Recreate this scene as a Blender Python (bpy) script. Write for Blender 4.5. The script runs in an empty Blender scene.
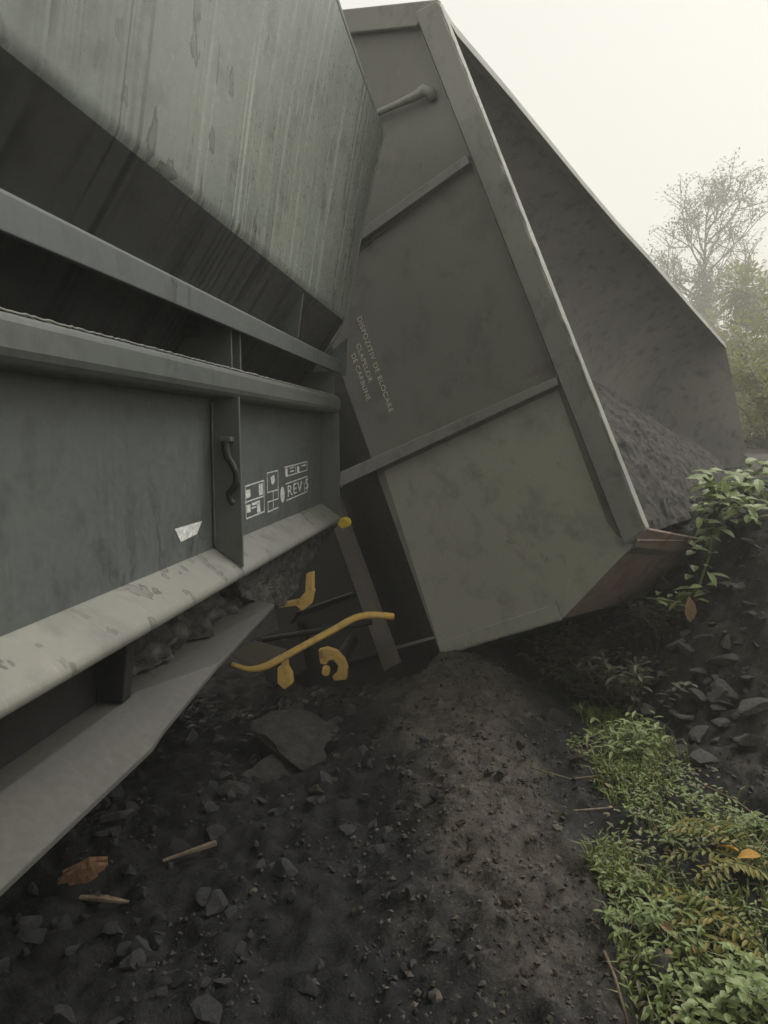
import bpy, bmesh, math, random
from mathutils import Vector, Matrix, noise
random.seed(7)
C = bpy.context.scene.collection
R = math.radians
# ------------------------------------------------------------------ camera geometry
F, CX, CY = 740.0, 384.0, 512.0
PITCH = math.atan(77/740.0)
EYE = 1.55
CAM = Vector((0, 0, EYE))
def ray(px, py):
    x = (px-CX)/F; v = -(py-CY)/F
    c, s = math.cos(PITCH), math.sin(PITCH)
    return Vector((x, c+v*s, -s+v*c))
def at_y(px, py, Y):
    r = ray(px, py); return CAM + r*(Y/r.y)
def at_z(px, py, z):
    r = ray(px, py); return CAM + r*((z-EYE)/r.z)
def on_plane(px, py, p0, n):
    r = ray(px, py); return CAM + r*(((p0-CAM).dot(n))/r.dot(n))
def project(p):
    q = p-CAM; c, s = math.cos(PITCH), math.sin(PITCH)
    f = q.y*c-q.z*s
    if f < .05: return None
    return CX+F*q.x/f, CY-F*(q.y*s+q.z*c)/f

# ------------------------------------------------------------------ object helpers
def tag(o, label=None, cat=None, group=None, kind=None):
    if label: o['label'] = label
    if cat: o['category'] = cat
    if group: o['group'] = group
    if kind: o['kind'] = kind
    return o
def empty(name, loc, rz=0):
    o = bpy.data.objects.new(name, None); C.objects.link(o)
    o.location = loc; o.rotation_euler = (0, 0, rz); o.empty_display_size = .2
    return o
class MB:
    def __init__(s): s.v = []; s.f = []; s.m = []; s.mi = 0
    def add(s, verts, faces):
        b = len(s.v); s.v += [tuple(p) for p in verts]
        s.f += [tuple(b+i for i in f) for f in faces]; s.m += [s.mi]*len(faces)
    def quad(s, a, b, c, d): s.add([a, b, c, d], [(0, 1, 2, 3)])
    def prism(s, poly, vec):
        """closed solid: polygon swept along vec"""
        n = len(poly); P = [Vector(p) for p in poly]; vec = Vector(vec)
        s.add(P+[p+vec for p in P], [tuple(range(n-1, -1, -1)), tuple(range(n, 2*n))] +
              [(i, (i+1) % n, n+(i+1) % n, n+i) for i in range(n)])
    def loft(s, sections):
        """closed solid through equal-length rings"""
        n = len(sections[0]); k = len(sections)
        vs = [p for sec in sections for p in sec]
        fs = [tuple(range(n-1, -1, -1)), tuple(range((k-1)*n, k*n))]
        for j in range(k-1):
            for i in range(n):
                a = j*n+i; b = j*n+(i+1) % n
                fs.append((a, b, b+n, a+n))
        s.add(vs, fs)
    def box(s, x0, x1, y0, y1, z0, z1):
        s.prism([(x0, y0, z0), (x1, y0, z0), (x1, y1, z0), (x0, y1, z0)], (0, 0, z1-z0))
    def tube(s, pts, rad, seg=8, cap=True):
        pts = [Vector(p) for p in pts]; n = len(pts)
        rr = rad if isinstance(rad, (list, tuple)) else [rad]*n
        rings = []; up = Vector((.31, .17, .93))
        for i, p in enumerate(pts):
            d = (pts[min(i+1, n-1)]-pts[max(i-1, 0)])
            if d.length < 1e-9: d = Vector((0, 0, 1))
            d.normalize(); a = d.cross(up)
            if a.length < .05: a = d.cross(Vector((1, 0, 0)))
            a.normalize(); b = d.cross(a)
            rings.append([p+(a*math.cos(2*math.pi*k/seg)+b*math.sin(2*math.pi*k/seg))*rr[i] for k in range(seg)])
        vs = [q for r_ in rings for q in r_]; fs = []
        for j in range(n-1):
            for k in range(seg):
                fs.append((j*seg+k, j*seg+(k+1) % seg, (j+1)*seg+(k+1) % seg, (j+1)*seg+k))
        if cap: fs += [tuple(range(seg-1, -1, -1)), tuple(range((n-1)*seg, n*seg))]
        s.add(vs, fs)
    def leaf(s, base, d, up, L, Wd, droop=.25, fold=.15):
        """leaf blade of six faces, folded along its midrib and drooping"""
        d = d.normalized(); sd = d.cross(up)
        if sd.length < .05: sd = Vector((1, 0, 0))
        sd.normalize(); u = sd.cross(d).normalized()
        vs = []
        for t, w in ((0, .04), (.3, .8), (.62, 1), (.85, .6), (1, .04)):
            c = base+d*(L*t)-u*(droop*L*t*t)
            vs += [c-sd*(Wd*w*.5)+u*(fold*Wd*w), c, c+sd*(Wd*w*.5)+u*(fold*Wd*w)]
        fs = []
        for j in range(4):
            a = j*3
            fs += [(a, a+1, a+4, a+3), (a+1, a+2, a+5, a+4)]
        s.add(vs, fs)
    def build(s, name, mat, parent=None, smooth=False, bevel=0, seg=2, off=None, fix=True):
        me = bpy.data.meshes.new(name)
        vv = s.v if off is None else [tuple(Vector(p)-off) for p in s.v]
        me.from_pydata(vv, [], s.f)
        mats = mat if isinstance(mat, (list, tuple)) else [mat]
        for m in mats: me.materials.append(m)
        if len(mats) > 1: me.polygons.foreach_set('material_index', s.m)
        if smooth: me.polygons.foreach_set('use_smooth', [True]*len(me.polygons))
        if fix:
            bm = bmesh.new(); bm.from_mesh(me); bmesh.ops.recalc_face_normals(bm, faces=bm.faces); bm.to_mesh(me); bm.free()
        me.update()
        o = bpy.data.objects.new(name, me); C.objects.link(o)
        if parent: o.parent = parent
        if bevel:
            b = o.modifiers.new('edge', 'BEVEL'); b.width = bevel; b.segments = seg; b.limit_method = 'ANGLE'; b.angle_limit = R(30)
            b.harden_normals = False
        return o

# ------------------------------------------------------------------ materials
def mat(name):
    m = bpy.data.materials.new(name); m.use_nodes = True
    nt = m.node_tree; b = nt.nodes['Principled BSDF']
    return m, nt, b
class NT:
    def __init__(s, nt): s.nt = nt
    def n(s, typ, **kw):
        x = s.nt.nodes.new(typ)
        for k, v in kw.items():
            if k in x.inputs: x.inputs[k].default_value = v
            else: setattr(x, k, v)
        return x
    def l(s, a, b): s.nt.links.new(a, b)
    def coord(s, scale=(1, 1, 1), rot=(0, 0, 0)):
        tc = s.n('ShaderNodeTexCoord'); mp = s.n('ShaderNodeMapping')
        mp.inputs['Scale'].default_value = scale; mp.inputs['Rotation'].default_value = rot
        s.l(tc.outputs['Object'], mp.inputs['Vector']); return mp.outputs[0]
    def noise(s, vec, scale, detail=4, rough=.55, dist=0):
        x = s.n('ShaderNodeTexNoise'); x.inputs['Scale'].default_value = scale
        x.inputs['Detail'].default_value = detail; x.inputs['Roughness'].default_value = rough
        x.inputs['Distortion'].default_value = dist
        s.l(vec, x.inputs['Vector']); return x.outputs['Fac']
    def ramp(s, fac, a, b, lo=0., hi=1.):
        x = s.n('ShaderNodeMapRange'); x.inputs['From Min'].default_value = a; x.inputs['From Max'].default_value = b
        x.inputs['To Min'].default_value = lo; x.inputs['To Max'].default_value = hi
        s.l(fac, x.inputs['Value']); return x.outputs[0]
    def mix(s, fac, a, b):
        x = s.n('ShaderNodeMix'); x.data_type = 'RGBA'
        if isinstance(fac, (int, float)): x.inputs[0].default_value = fac
        else: s.l(fac, x.inputs[0])
        for i, c in ((6, a), (7, b)):
            if isinstance(c, tuple): x.inputs[i].default_value = (*c, 1)
            else: s.l(c, x.inputs[i])
        return x.outputs[2]
    def math(s, op, a, b):
        x = s.n('ShaderNodeMath'); x.operation = op
        for i, c in ((0, a), (1, b)):
            if isinstance(c, (int, float)): x.inputs[i].default_value = c
            else: s.l(c, x.inputs[i])
        return x.outputs[0]
    def bump(s, h, strength, dist, bsdf):
        x = s.n('ShaderNodeBump'); x.inputs['Strength'].default_value = strength; x.inputs['Distance'].default_value = dist
        s.l(h, x.inputs['Height']); s.l(x.outputs[0], bsdf.inputs['Normal'])

def steel(name, base, dust, dirt=(.02, .02, .019), rough=.5, streak=0., thin=1., dustamt=.5, patch=0., rust=0., scale=1., metal=0., srot=(0, 0, 0)):
    m, nt, b = mat(name); N = NT(nt)
    v = N.coord()
    big = N.noise(v, 1.3*scale, 5, .6, .4)
    fine = N.noise(v, 40*scale, 4, .7)
    mid = N.noise(v, 7*scale, 6, .65)
    col = N.mix(N.ramp(big, .35, .7, 0, dustamt), base, dust)
    col = N.mix(N.ramp(mid, .52, .75, 0, .55), col, dirt)
    col = N.mix(N.ramp(fine, .45, .75, 0, .3), col, dust)
    scr = N.noise(N.coord((70, 5, 11), (.5, .35, .8)), 1.0, 2, .5)
    col = N.mix(N.ramp(scr, .69, .74, 0, .32), col, tuple(min(1, c*1.35) for c in dust))
    h = mid
    if streak:
        def line(sc, w, dist, c=.5):
            n_ = N.noise(N.coord(sc, srot), 1.0, 1, .4, dist)
            d_ = N.math('ABSOLUTE', N.math('SUBTRACT', n_, c), 0.)
            return N.ramp(d_, w, w*.25)
        amt = N.noise(N.coord((1, 1, .35), srot), 1.1, 3, .5)
        soft = N.noise(N.coord((16, 0, .05), srot), 1.0, 3, .6)
        col = N.mix(N.ramp(soft, .48, .72, 0, streak*.10*thin), col, dirt)
        brk = N.ramp(N.noise(N.coord((3.3, 0, .8), srot), 1.0, 3, .6), .43, .58)
        l1 = N.math('MULTIPLY', line((11, 0, .02), .030 if thin else .055, .0), (N.ramp(amt, .42, .58, .05, 1) if thin else N.ramp(amt, .25, .38, .5, 1)))
        l2 = N.math('MULTIPLY', line((24, 0, .03), .055, .0, .46), N.ramp(amt, .50, .63))
        col = N.mix(N.math('MULTIPLY', N.math('MULTIPLY', l1, brk), streak), col, dirt)
        col = N.mix(N.math('MULTIPLY', N.math('MULTIPLY', l2, brk), streak*.7*thin), col, dirt)
        l3 = N.math('MULTIPLY', line((12, 0, .02), .030, .0, .55), N.ramp(amt, .62, .42))
        col = N.mix(N.math('MULTIPLY', N.math('MULTIPLY', l3, brk), streak*.75*thin), col, tuple(min(1, c*1.9) for c in dust))
    if patch:
        pv = N.coord((1, 1, .42)); pn = N.noise(pv, 9.0, 3.0, .55, .3)
        wh = N.ramp(N.noise(v, .8, 2, .5), .36, .52)
        ring = N.math('MULTIPLY', N.math('MULTIPLY', N.ramp(pn, .605, .62), N.ramp(pn, .645, .63)), wh)
        inn = N.math('MULTIPLY', N.ramp(pn, .62, .64, 0, .45*patch), wh)
        col = N.mix(inn, col, dirt)
        col = N.mix(N.math('MULTIPLY', ring, .75*patch), col, tuple(c*.6 for c in dirt))
        h = N.math('ADD', mid, N.math('MULTIPLY', N.ramp(pn, .64, .67), .35))
    if rust:
        rn = N.noise(v, 5, 6, .7, .5)
        col = N.mix(N.ramp(rn, .62-.3*rust, .72-.2*rust, 0, min(1, .4+rust)), col, (.13, .055, .03))
    N.l(col, b.inputs['Base Color'])
    N.l(N.ramp(fine, .3, .7, rough-.1, rough+.18), b.inputs['Roughness'])
    b.inputs['Metallic'].default_value = metal
    N.bump(h, .25, .004, b)
    return m
def plain(name, colr, var=.4, rough=.7, scale=8, spec=.5, bump=.3, alt=None):
    m, nt, b = mat(name); N = NT(nt); v = N.coord()
    n1 = N.noise(v, scale, 5, .65); n2 = N.noise(v, scale*7, 4, .7)
    a = tuple(c*(1-var) for c in colr); bb = alt or tuple(min(1, c*(1+var)) for c in colr)
    col = N.mix(N.ramp(n1, .35, .65), a, bb); col = N.mix(N.ramp(n2, .5, .7, 0, .4), col, tuple(c*.5 for c in colr))
    N.l(col, b.inputs['Base Color']); b.inputs['Roughness'].default_value = rough
    b.inputs['Specular IOR Level'].default_value = spec
    if bump: N.bump(n2, bump, .006, b)
    return m
def leafmat(name, c1, c2, c3, trans=.25, scale=14, rough=.5):
    m, nt, b = mat(name); N = NT(nt); v = N.coord()
    n1 = N.noise(v, scale, 2, .5); n2 = N.noise(v, scale*3, 3, .6)
    col = N.mix(N.ramp(n1, .38, .62), c1, c2); col = N.mix(N.ramp(n2, .56, .70, 0, .8), col, c3)
    N.l(col, b.inputs['Base Color']); b.inputs['Roughness'].default_value = rough
    tr = N.n('ShaderNodeBsdfTranslucent'); N.l(col, tr.inputs['Color'])
    mx = N.n('ShaderNodeMixShader'); mx.inputs[0].default_value = trans
    N.l(b.outputs[0], mx.inputs[1]); N.l(tr.outputs[0], mx.inputs[2])
    N.l(mx.outputs[0], nt.nodes['Material Output'].inputs['Surface'])
    return m

M = {}
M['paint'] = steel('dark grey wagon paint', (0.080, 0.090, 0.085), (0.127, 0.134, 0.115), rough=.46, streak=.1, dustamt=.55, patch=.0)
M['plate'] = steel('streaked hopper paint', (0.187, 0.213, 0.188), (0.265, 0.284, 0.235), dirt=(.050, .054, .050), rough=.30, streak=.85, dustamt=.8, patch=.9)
M['slope'] = steel('shade darkened hopper slope paint', (0.044, 0.045, 0.044), (0.065, 0.065, 0.059), dirt=(.005, .005, .005), rough=.55, streak=1.0, thin=0., dustamt=.6)  # shade of the down-facing slope put into the base colour; drips are dirt
M['panel'] = steel('panel paint', (0.081, 0.094, 0.091), (0.110, 0.120, 0.108), dirt=(.028, .030, .029), rough=.5, streak=.10, dustamt=.6, patch=.7)
M['ledge'] = steel('dust covered sill', (0.157, 0.157, 0.136), (0.239, 0.234, 0.198), dirt=(.09, .09, .08), rough=.62, dustamt=.9, patch=1.0)
M['flange'] = steel('dusty bottom flange', (0.052, 0.051, 0.045), (0.077, 0.075, 0.061), dirt=(.06, .058, .05), rough=.7, dustamt=.8, patch=.2)
M['black'] = steel('black underframe and shade paint', (0.007, 0.007, 0.007), (0.014, 0.013, 0.012), rough=.6, dustamt=.5)  # underframe black, also used as painted shade on recessed and down-facing sheets
M['end'] = steel('end wall paint', (0.181, 0.179, 0.155), (0.230, 0.229, 0.194), dirt=(.06, .057, .048), rough=.62, dustamt=.7, scale=.5, rust=.03)
M['lowpanel'] = steel('lower panel paint', (0.361, 0.360, 0.294), (0.432, 0.421, 0.340), dirt=(.12, .12, .10), rough=.6, dustamt=.6, scale=.6, rust=.02)
M['endrib'] = steel('end rib paint', (0.218, 0.220, 0.196), (0.334, 0.324, 0.279), dirt=(.05, .048, .042), rough=.55, dustamt=.6, rust=.1)
M['inside'] = steel('worn hopper lining', (0.260, 0.259, 0.239), (0.407, 0.393, 0.348), dirt=(.03, .03, .028), rough=.75, dustamt=.7)
M['rusty'] = steel('rusty side plate', (0.190, 0.148, 0.118), (0.237, 0.175, 0.137), dirt=(.05, .035, .03), rough=.8, dustamt=.8, rust=.38)
M['brown'] = steel('dirty brown headstock', (0.102, 0.090, 0.074), (0.144, 0.126, 0.102), dirt=(.05, .042, .035), rough=.75, dustamt=.9, rust=.1)
M['caked'] = plain('coal dust caked steel', (.060, .060, .055), .7, .95, 14, .2, 1.0)
M['yellow'] = steel('worn yellow paint', (0.688, 0.439, 0.095), (0.568, 0.396, 0.154), dirt=(.06, .04, .02), rough=.6, dustamt=.8, rust=.25, scale=4)
M['cap'] = plain('yellow cap', (.62, .46, .04), .2, .5)
M['white'] = plain('white stencil paint', (.60, .61, .58), .35, .7, 60, .3, 0)
M['stencil'] = plain('faded stencil paint', (.80, .76, .62), .35, .8, 60, .2, 0)
M['coal'] = plain('black coal', (.028, .0285, .029), .6, .42, 9, .5, .8)
M['slab'] = plain('grey shale lump', (.070, .067, .061), .5, .8, 9, .3, .8)
M['darkslab'] = plain('dark coal slab', (.030, .029, .027), .5, .7, 7, .3, 1.0, alt=(.052, .049, .044))
M['pale'] = plain('pale stone', (.13, .118, .095), .4, .85, 12, .3, .8)
M['brownstone'] = plain('brown clod', (.065, .055, .041), .4, .9, 12, .2, 1.0)
M['orange'] = plain('splintered orange wood', (.20, .115, .062), .5, .8, 30, .2, 1.0)
M['gravel'] = plain('coal gravel', (.013, .0128, .012), .8, .7, 5, .4, .4, alt=(.030, .029, .026))
M['crumb'] = plain('earth crumbs', (.06, .052, .042), .5, .95, 5, .2, .6, alt=(.115, .102, .082))
M['load'] = plain('coal load', (.040, .038, .034), .6, .9, 10, .2, 1.0, alt=(.075, .07, .06))
M['grass'] = leafmat('grass', (.11, .145, .032), (.165, .20, .048), (.27, .24, .10), .3, 9)
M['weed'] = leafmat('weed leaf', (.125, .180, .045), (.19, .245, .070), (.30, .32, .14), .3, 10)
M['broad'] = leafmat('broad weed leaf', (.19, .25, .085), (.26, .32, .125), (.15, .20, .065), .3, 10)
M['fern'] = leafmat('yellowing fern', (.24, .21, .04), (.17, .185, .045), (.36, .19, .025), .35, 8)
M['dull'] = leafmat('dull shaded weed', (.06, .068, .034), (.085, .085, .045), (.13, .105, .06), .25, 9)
M['drygold'] = leafmat('fallen orange leaf', (.50, .27, .03), (.42, .20, .03), (.55, .38, .06), .3, 30)
M['tan'] = leafmat('withered tan leaf', (.30, .19, .10), (.36, .25, .14), (.2, .12, .06), .2, 30)
M['litter'] = leafmat('leaf litter', (.10, .085, .045), (.22, .17, .075), (.32, .25, .09), .2, 6)
M['twig'] = plain('dry twig bark', (.16, .125, .085), .4, .9, 30, .2, .6)
M['stem'] = plain('green stem', (.09, .12, .04), .3, .7, 20, .3, .2)
M['bark'] = plain('tree bark', (.075, .06, .045), .4, .9, 6, .2, 1.)
M['foliage'] = leafmat('tree foliage', (.10, .115, .045), (.14, .15, .06), (.18, .15, .06), .45, 1.2)
M['ivy'] = leafmat('ivy foliage', (.15, .14, .05), (.19, .175, .065), (.10, .105, .045), .45, 1.5)
M['bush'] = leafmat('bush foliage', (.15, .165, .05), (.21, .22, .075), (.27, .25, .10), .5, 1.5)

# ================================================================== LEFT WAGON
u = ray(486, 435); u.z = 0; u.normalize()
nn = Vector((u.y, -u.x, 0))            # points right, away from the wagon side
D0 = 1.5
def LW(t, d, z): return Vector((t, d-D0, z+EYE))          # wagon-local point
w1 = empty('hopper_wagon', -nn*D0, math.atan2(u.y, u.x))
tag(w1, 'upright dark grey hopper wagon with streaked steel side, nearest the camera', 'wagon')
def pix_d(px, py, d):
    r = ray(px, py); p = r*(-d/r.dot(nn)); return LW(p.dot(u), d, p.z)
def pix_t(px, py, t):
    r = ray(px, py); p = r*(t/r.dot(u)); return LW(t, -p.dot(nn), p.z)
T0, T1 = -4.0, 4.56
def sweep(mb, prof, t0=T0, t1=T1):
    mb.loft([[LW(t0, d, z) for d, z in prof], [LW(t1, d, z) for d, z in prof]])
def sweepn(mb, prof, ts):
    mb.loft([[LW(t, d, z) for d, z in prof] for t in ts])
# upper plate: slightly buckled sheet, subdivided
def plate_pt(t, s, off=0.):
    # s 0 = bend line, 1 = rim
    if s < 0: return LW(t, (.867, .870, .882)[round(-s*10)]+off, (.732, .716, .697)[round(-s*10)])
    d = .866+(.66-.866)*s; z = .74+(1.885-.74)*s
    k = noise.noise(Vector((t*.7, s*1.3, 3)))*.012 + .008*math.sin(math.pi*s)
    return LW(t, d+k+off, z)
mb = MB(); ns, ntt = 10, 40
for side, off in ((0, 0), (1, .014)):
    base = len(mb.v)
    for i in range(ntt+1):
        for j in range(-2, ns+1):
            s = j/ns; te = 4.60+.17*s-.03*math.sin(math.pi*s)
            mb.v.append(tuple(plate_pt(T0+(te-T0)*i/ntt, s, off)))
    for i in range(ntt):
        for j in range(ns+2):
            a = base+i*(ns+3)+j
            mb.f.append((a, a+1, a+ns+4, a+ns+3)); mb.m.append(0)
mb.build('hopper_side', M['plate'], w1, smooth=True)
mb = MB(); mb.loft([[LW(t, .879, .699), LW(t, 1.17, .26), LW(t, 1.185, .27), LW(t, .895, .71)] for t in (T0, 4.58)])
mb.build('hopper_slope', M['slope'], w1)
# bright welded lip on the end edge
mb = MB(); pts = []
for j in range(17):
    s = j/16; te = 4.605+.17*s-.03*math.sin(math.pi*s)
    p = plate_pt(te, s, -.006); p.z += random.uniform(-.002, .002); pts.append(p)
pts = [LW(4.585, 1.0, .50)]+[LW(4.59, .93, .60)]+pts
mb.tube(pts, [.006+.003*random.random() for _ in pts], 6)
mb.build('end_weld', M['ledge'], w1, smooth=True)
mb = MB(); sweep(mb, [(.662, 1.86), (.662, 1.89), (.74, 1.89), (.74, 1.86)], T0, 4.77)
mb.build('top_rim', M['paint'], w1, bevel=.008)
# far side and ends of the hopper body so that it is a whole body
mb = MB(); sweep(mb, [(3.12, 1.9), (2.9, .69), (2.5, .2), (2.515, .19), (2.92, .68), (3.135, 1.9)], T0, 4.6)
mb.build('far_side', M['paint'], w1)
for t, dt in ((4.5, .012), (T0+.02, .012)):
    mb = MB(); mb.prism([LW(t, .70, 1.87), LW(t, .90, .69), LW(t, 1.15, .34), LW(t, 2.5, .22), LW(t, 2.88, .69), LW(t, 3.08, 1.87)], (dt, 0, 0))
    mb.build('end_plate', M['paint'], w1)
mb = MB(); nx, ny = 30, 10
for i in range(nx+1):
    for j in range(ny+1):
        t = T0+.05+(4.45-T0)*i/nx; d = .74+2.3*j/ny
        mb.v.append(tuple(LW(t, d, 1.55+.25*math.sin(math.pi*j/ny)+.08*noise.noise(Vector((t*3, d*3, 1))))))
for i in range(nx):
    for j in range(ny):
        a = i*(ny+1)+j; mb.f.append((a, a+1, a+ny+2, a+ny+1)); mb.m.append(0)
mb.build('coal_load', M['load'], w1)
# upper beam: angle section
mb = MB(); sweepn(mb, [(.900, .379), (.900, .452), (.908, .461), (1.10, .461), (1.10, .449), (.917, .449), (.917, .379)], (T0, 0, 2, 4.74))
mb.build('upper_beam', M['panel'], w1, bevel=.003)
# recess behind, lower rail, panel
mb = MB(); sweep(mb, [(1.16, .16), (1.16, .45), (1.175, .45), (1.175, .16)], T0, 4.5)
mb.build('recess_plate', M['black'], w1)  # black colour stands in for the shade under the upper beam
mb = MB(); sweepn(mb, [(.905, .150), (.899, .165), (.899, .215), (.905, .232), (.925, .240), (1.155, .244), (1.155, .228), (1.03, .228), (1.03, .136), (.918, .136)], (T0, 1.5, 3, 4.57))
mb.build('lower_rail', M['paint'], w1, bevel=.006)
mb = MB()
pts = []; rr = []
t = -2.
while t < 4.5:
    pts.append(LW(t, .908+random.uniform(-.0015, .0015), .236+random.uniform(-.001, .002))); rr.append(.0028+.006*max(0, noise.noise(Vector((t*1.3, 0, 3))))*random.random()); t += .015
mb.tube(pts, rr, 5); mb.build('weld_seam', M['ledge'], w1, smooth=True)
mb = MB(); sweep(mb, [(1.016, -.44), (1.016, .14), (1.03, .14), (1.03, -.44)], T0, 4.56)
mb.build('side_panel', M['panel'], w1)
# ribs between rail and ledge (plates square to the panel)
def rib(t, th=.014, name='rib', m='paint'):
    mb = MB(); mb.prism([LW(t, 1.016, .14), LW(t, .905, .14), LW(t, .902, -.50), LW(t, 1.016, -.425)], (th, 0, 0))
    return mb.build(name, M[m], w1, bevel=.003)
r1 = rib(2.66); rib(4.53, .02); rib(-.6)
# weld beads down the foot of the rib
mb = MB(); pts = [LW(2.655, 1.008, .12-.02*i) for i in range(28)]
mb.tube(pts, [random.uniform(.003, .008) for _ in pts], 5); mb.build('weld_seam', M['paint'], w1, smooth=True)
# stiffeners between beam and rail
for t in (2.66, 2.76):
    mb = MB(); mb.prism([LW(t, .93, .242), LW(t, .93, .45), LW(t, 1.16, .45), LW(t, 1.16, .242)], (.012, 0, 0)); mb.build('stiffener', M['paint'], w1, bevel=.002)
mb = MB(); mb.box(2.60, 2.84, 1.02-D0, 1.16-D0, .36+EYE, .449+EYE); mb.build('bracket', M['caked'], w1, bevel=.02)
mb = MB(); mb.prism([LW(4.46, .92, .242), LW(4.46, .92, .38), LW(4.46, 1.16, .38), LW(4.46, 1.16, .242)], (.014, 0, 0)); mb.build('stiffener', M['paint'], w1, bevel=.002)
# gussets between beam and hopper slope
for t, k in ((3.53, 1), (-.3, 1)):
    mb = MB(); mb.prism([LW(t, .872, .675), LW(t, .902, .462), LW(t, 1.02, .462)], (.014, 0, 0)); mb.build('gusset', M['panel'], w1, bevel=.002)
mb = MB(); mb.prism([LW(4.60, .862, .60), LW(4.60, .872, .37), LW(4.60, 1.02, .42), LW(4.60, .99, .5)], (.02, 0, 0)); mb.build('gusset', M['panel'], w1, bevel=.003)
# ledge
mb = MB(); sweepn(mb, [(1.018, -.424), (.915, -.496), (.902, -.510), (.900, -.528), (.912, -.543), (.94, -.545), (1.13, -.545), (1.13, -.424)], (T0, 0, 2, 4.55))
mb.build('side_sill', M['ledge'], w1, bevel=.010, seg=3)
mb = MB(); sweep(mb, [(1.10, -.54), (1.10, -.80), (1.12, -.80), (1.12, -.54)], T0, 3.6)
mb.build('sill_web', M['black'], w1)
# coal caked onto the web
mb = MB(); nx, ny = 60, 14
for i in range(nx+1):
    for j in range(ny+1):
        t = 1.95+1.4*i/nx; s = j/ny; z = -.75+.19*s
        k = noise.noise(Vector((t*9, z*9, 2)))*.5+noise.noise(Vector((t*22, z*22, 5)))*.35+.25
        e = min(1, min(i, nx-i)/6)*min(1, (ny-j)/4+.02)
        mb.v.append(tuple(LW(t, 1.098-max(0, k)*.16*e, z)))
for i in range(nx):
    for j in range(ny):
        a = i*(ny+1)+j; mb.f.append((a, a+1, a+ny+2, a+ny+1)); mb.m.append(0)
mb.build('caked_coal', M['caked'], w1, smooth=True)
# bottom flange, fish-bellied
mb = MB()
st = [(T0, -.768, -.862, .90), (1.86, -.770, -.856, .90), (1.94, -.768, -.842, .905), (2.38, -.764, -.782, .90), (3.06, -.735, -.728, .90)]
mb.loft([[LW(t+.16, 1.10, zi+.004), LW(t+.1, 1.03, zi), LW(t, do, zo), LW(t, do, zo-.016), LW(t+.1, 1.03, zi-.018), LW(t+.16, 1.10, zi-.014)] for t, zi, zo, do in st])
mb.build('bottom_flange', M['flange'], w1, bevel=.003)
mb = MB(); mb.prism([LW(1.93, 1.10, -.545), LW(1.93, 1.00, -.60), LW(1.93, 1.02, -.765), LW(1.93, 1.10, -.765)], (.05, 0, 0)); mb.build('web_rib', M['black'], w1, bevel=.004)
# bolster end hanging under the sill, coated in coal
mb = MB(); A_ = [pix_d(x, y, 1.0) for x, y in ((338, 524), (322, 545), (306, 566), (296, 590), (284, 606), (268, 606), (240, 596), (236, 572), (300, 538))]
mb.prism(A_, (0, .10, 0)); o = mb.build('bolster_end', M['caked'], w1)
bm = bmesh.new(); bm.from_mesh(o.data); bmesh.ops.triangulate(bm, faces=bm.faces)
for _ in range(5):
    bmesh.ops.subdivide_edges(bm, edges=[e_ for e_ in bm.edges if e_.calc_length() > .018], cuts=1, use_grid_fill=True)
bmesh.ops.triangulate(bm, faces=bm.faces); bm.normal_update()
for v_ in bm.verts:
    v_.co += v_.normal*(.020*noise.noise(v_.co*16)+.012*noise.noise(v_.co*38))
bm.to_mesh(o.data); bm.free()
# hopper chute body added to block light and darken the space below; headstock
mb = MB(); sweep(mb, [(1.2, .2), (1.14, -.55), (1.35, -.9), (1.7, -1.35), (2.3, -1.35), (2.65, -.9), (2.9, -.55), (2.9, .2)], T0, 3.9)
mb.build('underbody_occluder', M['black'], w1)
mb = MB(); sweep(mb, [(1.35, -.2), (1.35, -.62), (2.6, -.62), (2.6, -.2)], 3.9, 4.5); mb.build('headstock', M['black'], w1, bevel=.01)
# hook handle on the rib
th = 2.640
hp = [pix_t(x, y, th) for x, y in ((226, 441), (227, 449), (229, 457), (234, 464), (238, 473), (238.5, 483), (234, 489), (230.5, 493), (231, 499), (234, 504))]
mb = MB(); pts = []
for i in range(len(hp)-1):
    for k in range(3): pts.append(hp[i].lerp(hp[i+1], k/3))
pts.append(hp[-1]); pts = [p-Vector((.012*math.sin(math.pi*i/len(pts))+.008, 0, 0)) for i, p in enumerate(pts)]
mb.tube(pts, [.015 if i < 7 else .012 if i < 22 else .011 for i in range(len(pts))], 10)
mb.build('rope_hook', M['black'], w1, smooth=True)
mb = MB(); c_ = pix_t(226, 439, th); mb.box(c_.x-.02, c_.x+.02, c_.y-.024, c_.y+.02, c_.z-.01, c_.z+.008); mb.build('hook_cap', M['paint'], w1, bevel=.003)
# yellow cap at the sill end
mb = MB(); a = pix_t(343, 523, 4.575); mb.tube([a+Vector((-.01, 0, 0)), a+Vector((.05, -.015, 0)), a+Vector((.066, -.018, 0))], [.034, .034, .024], 12)
mb.build('hose_cap', M['cap'], w1, bevel=.004)
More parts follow.
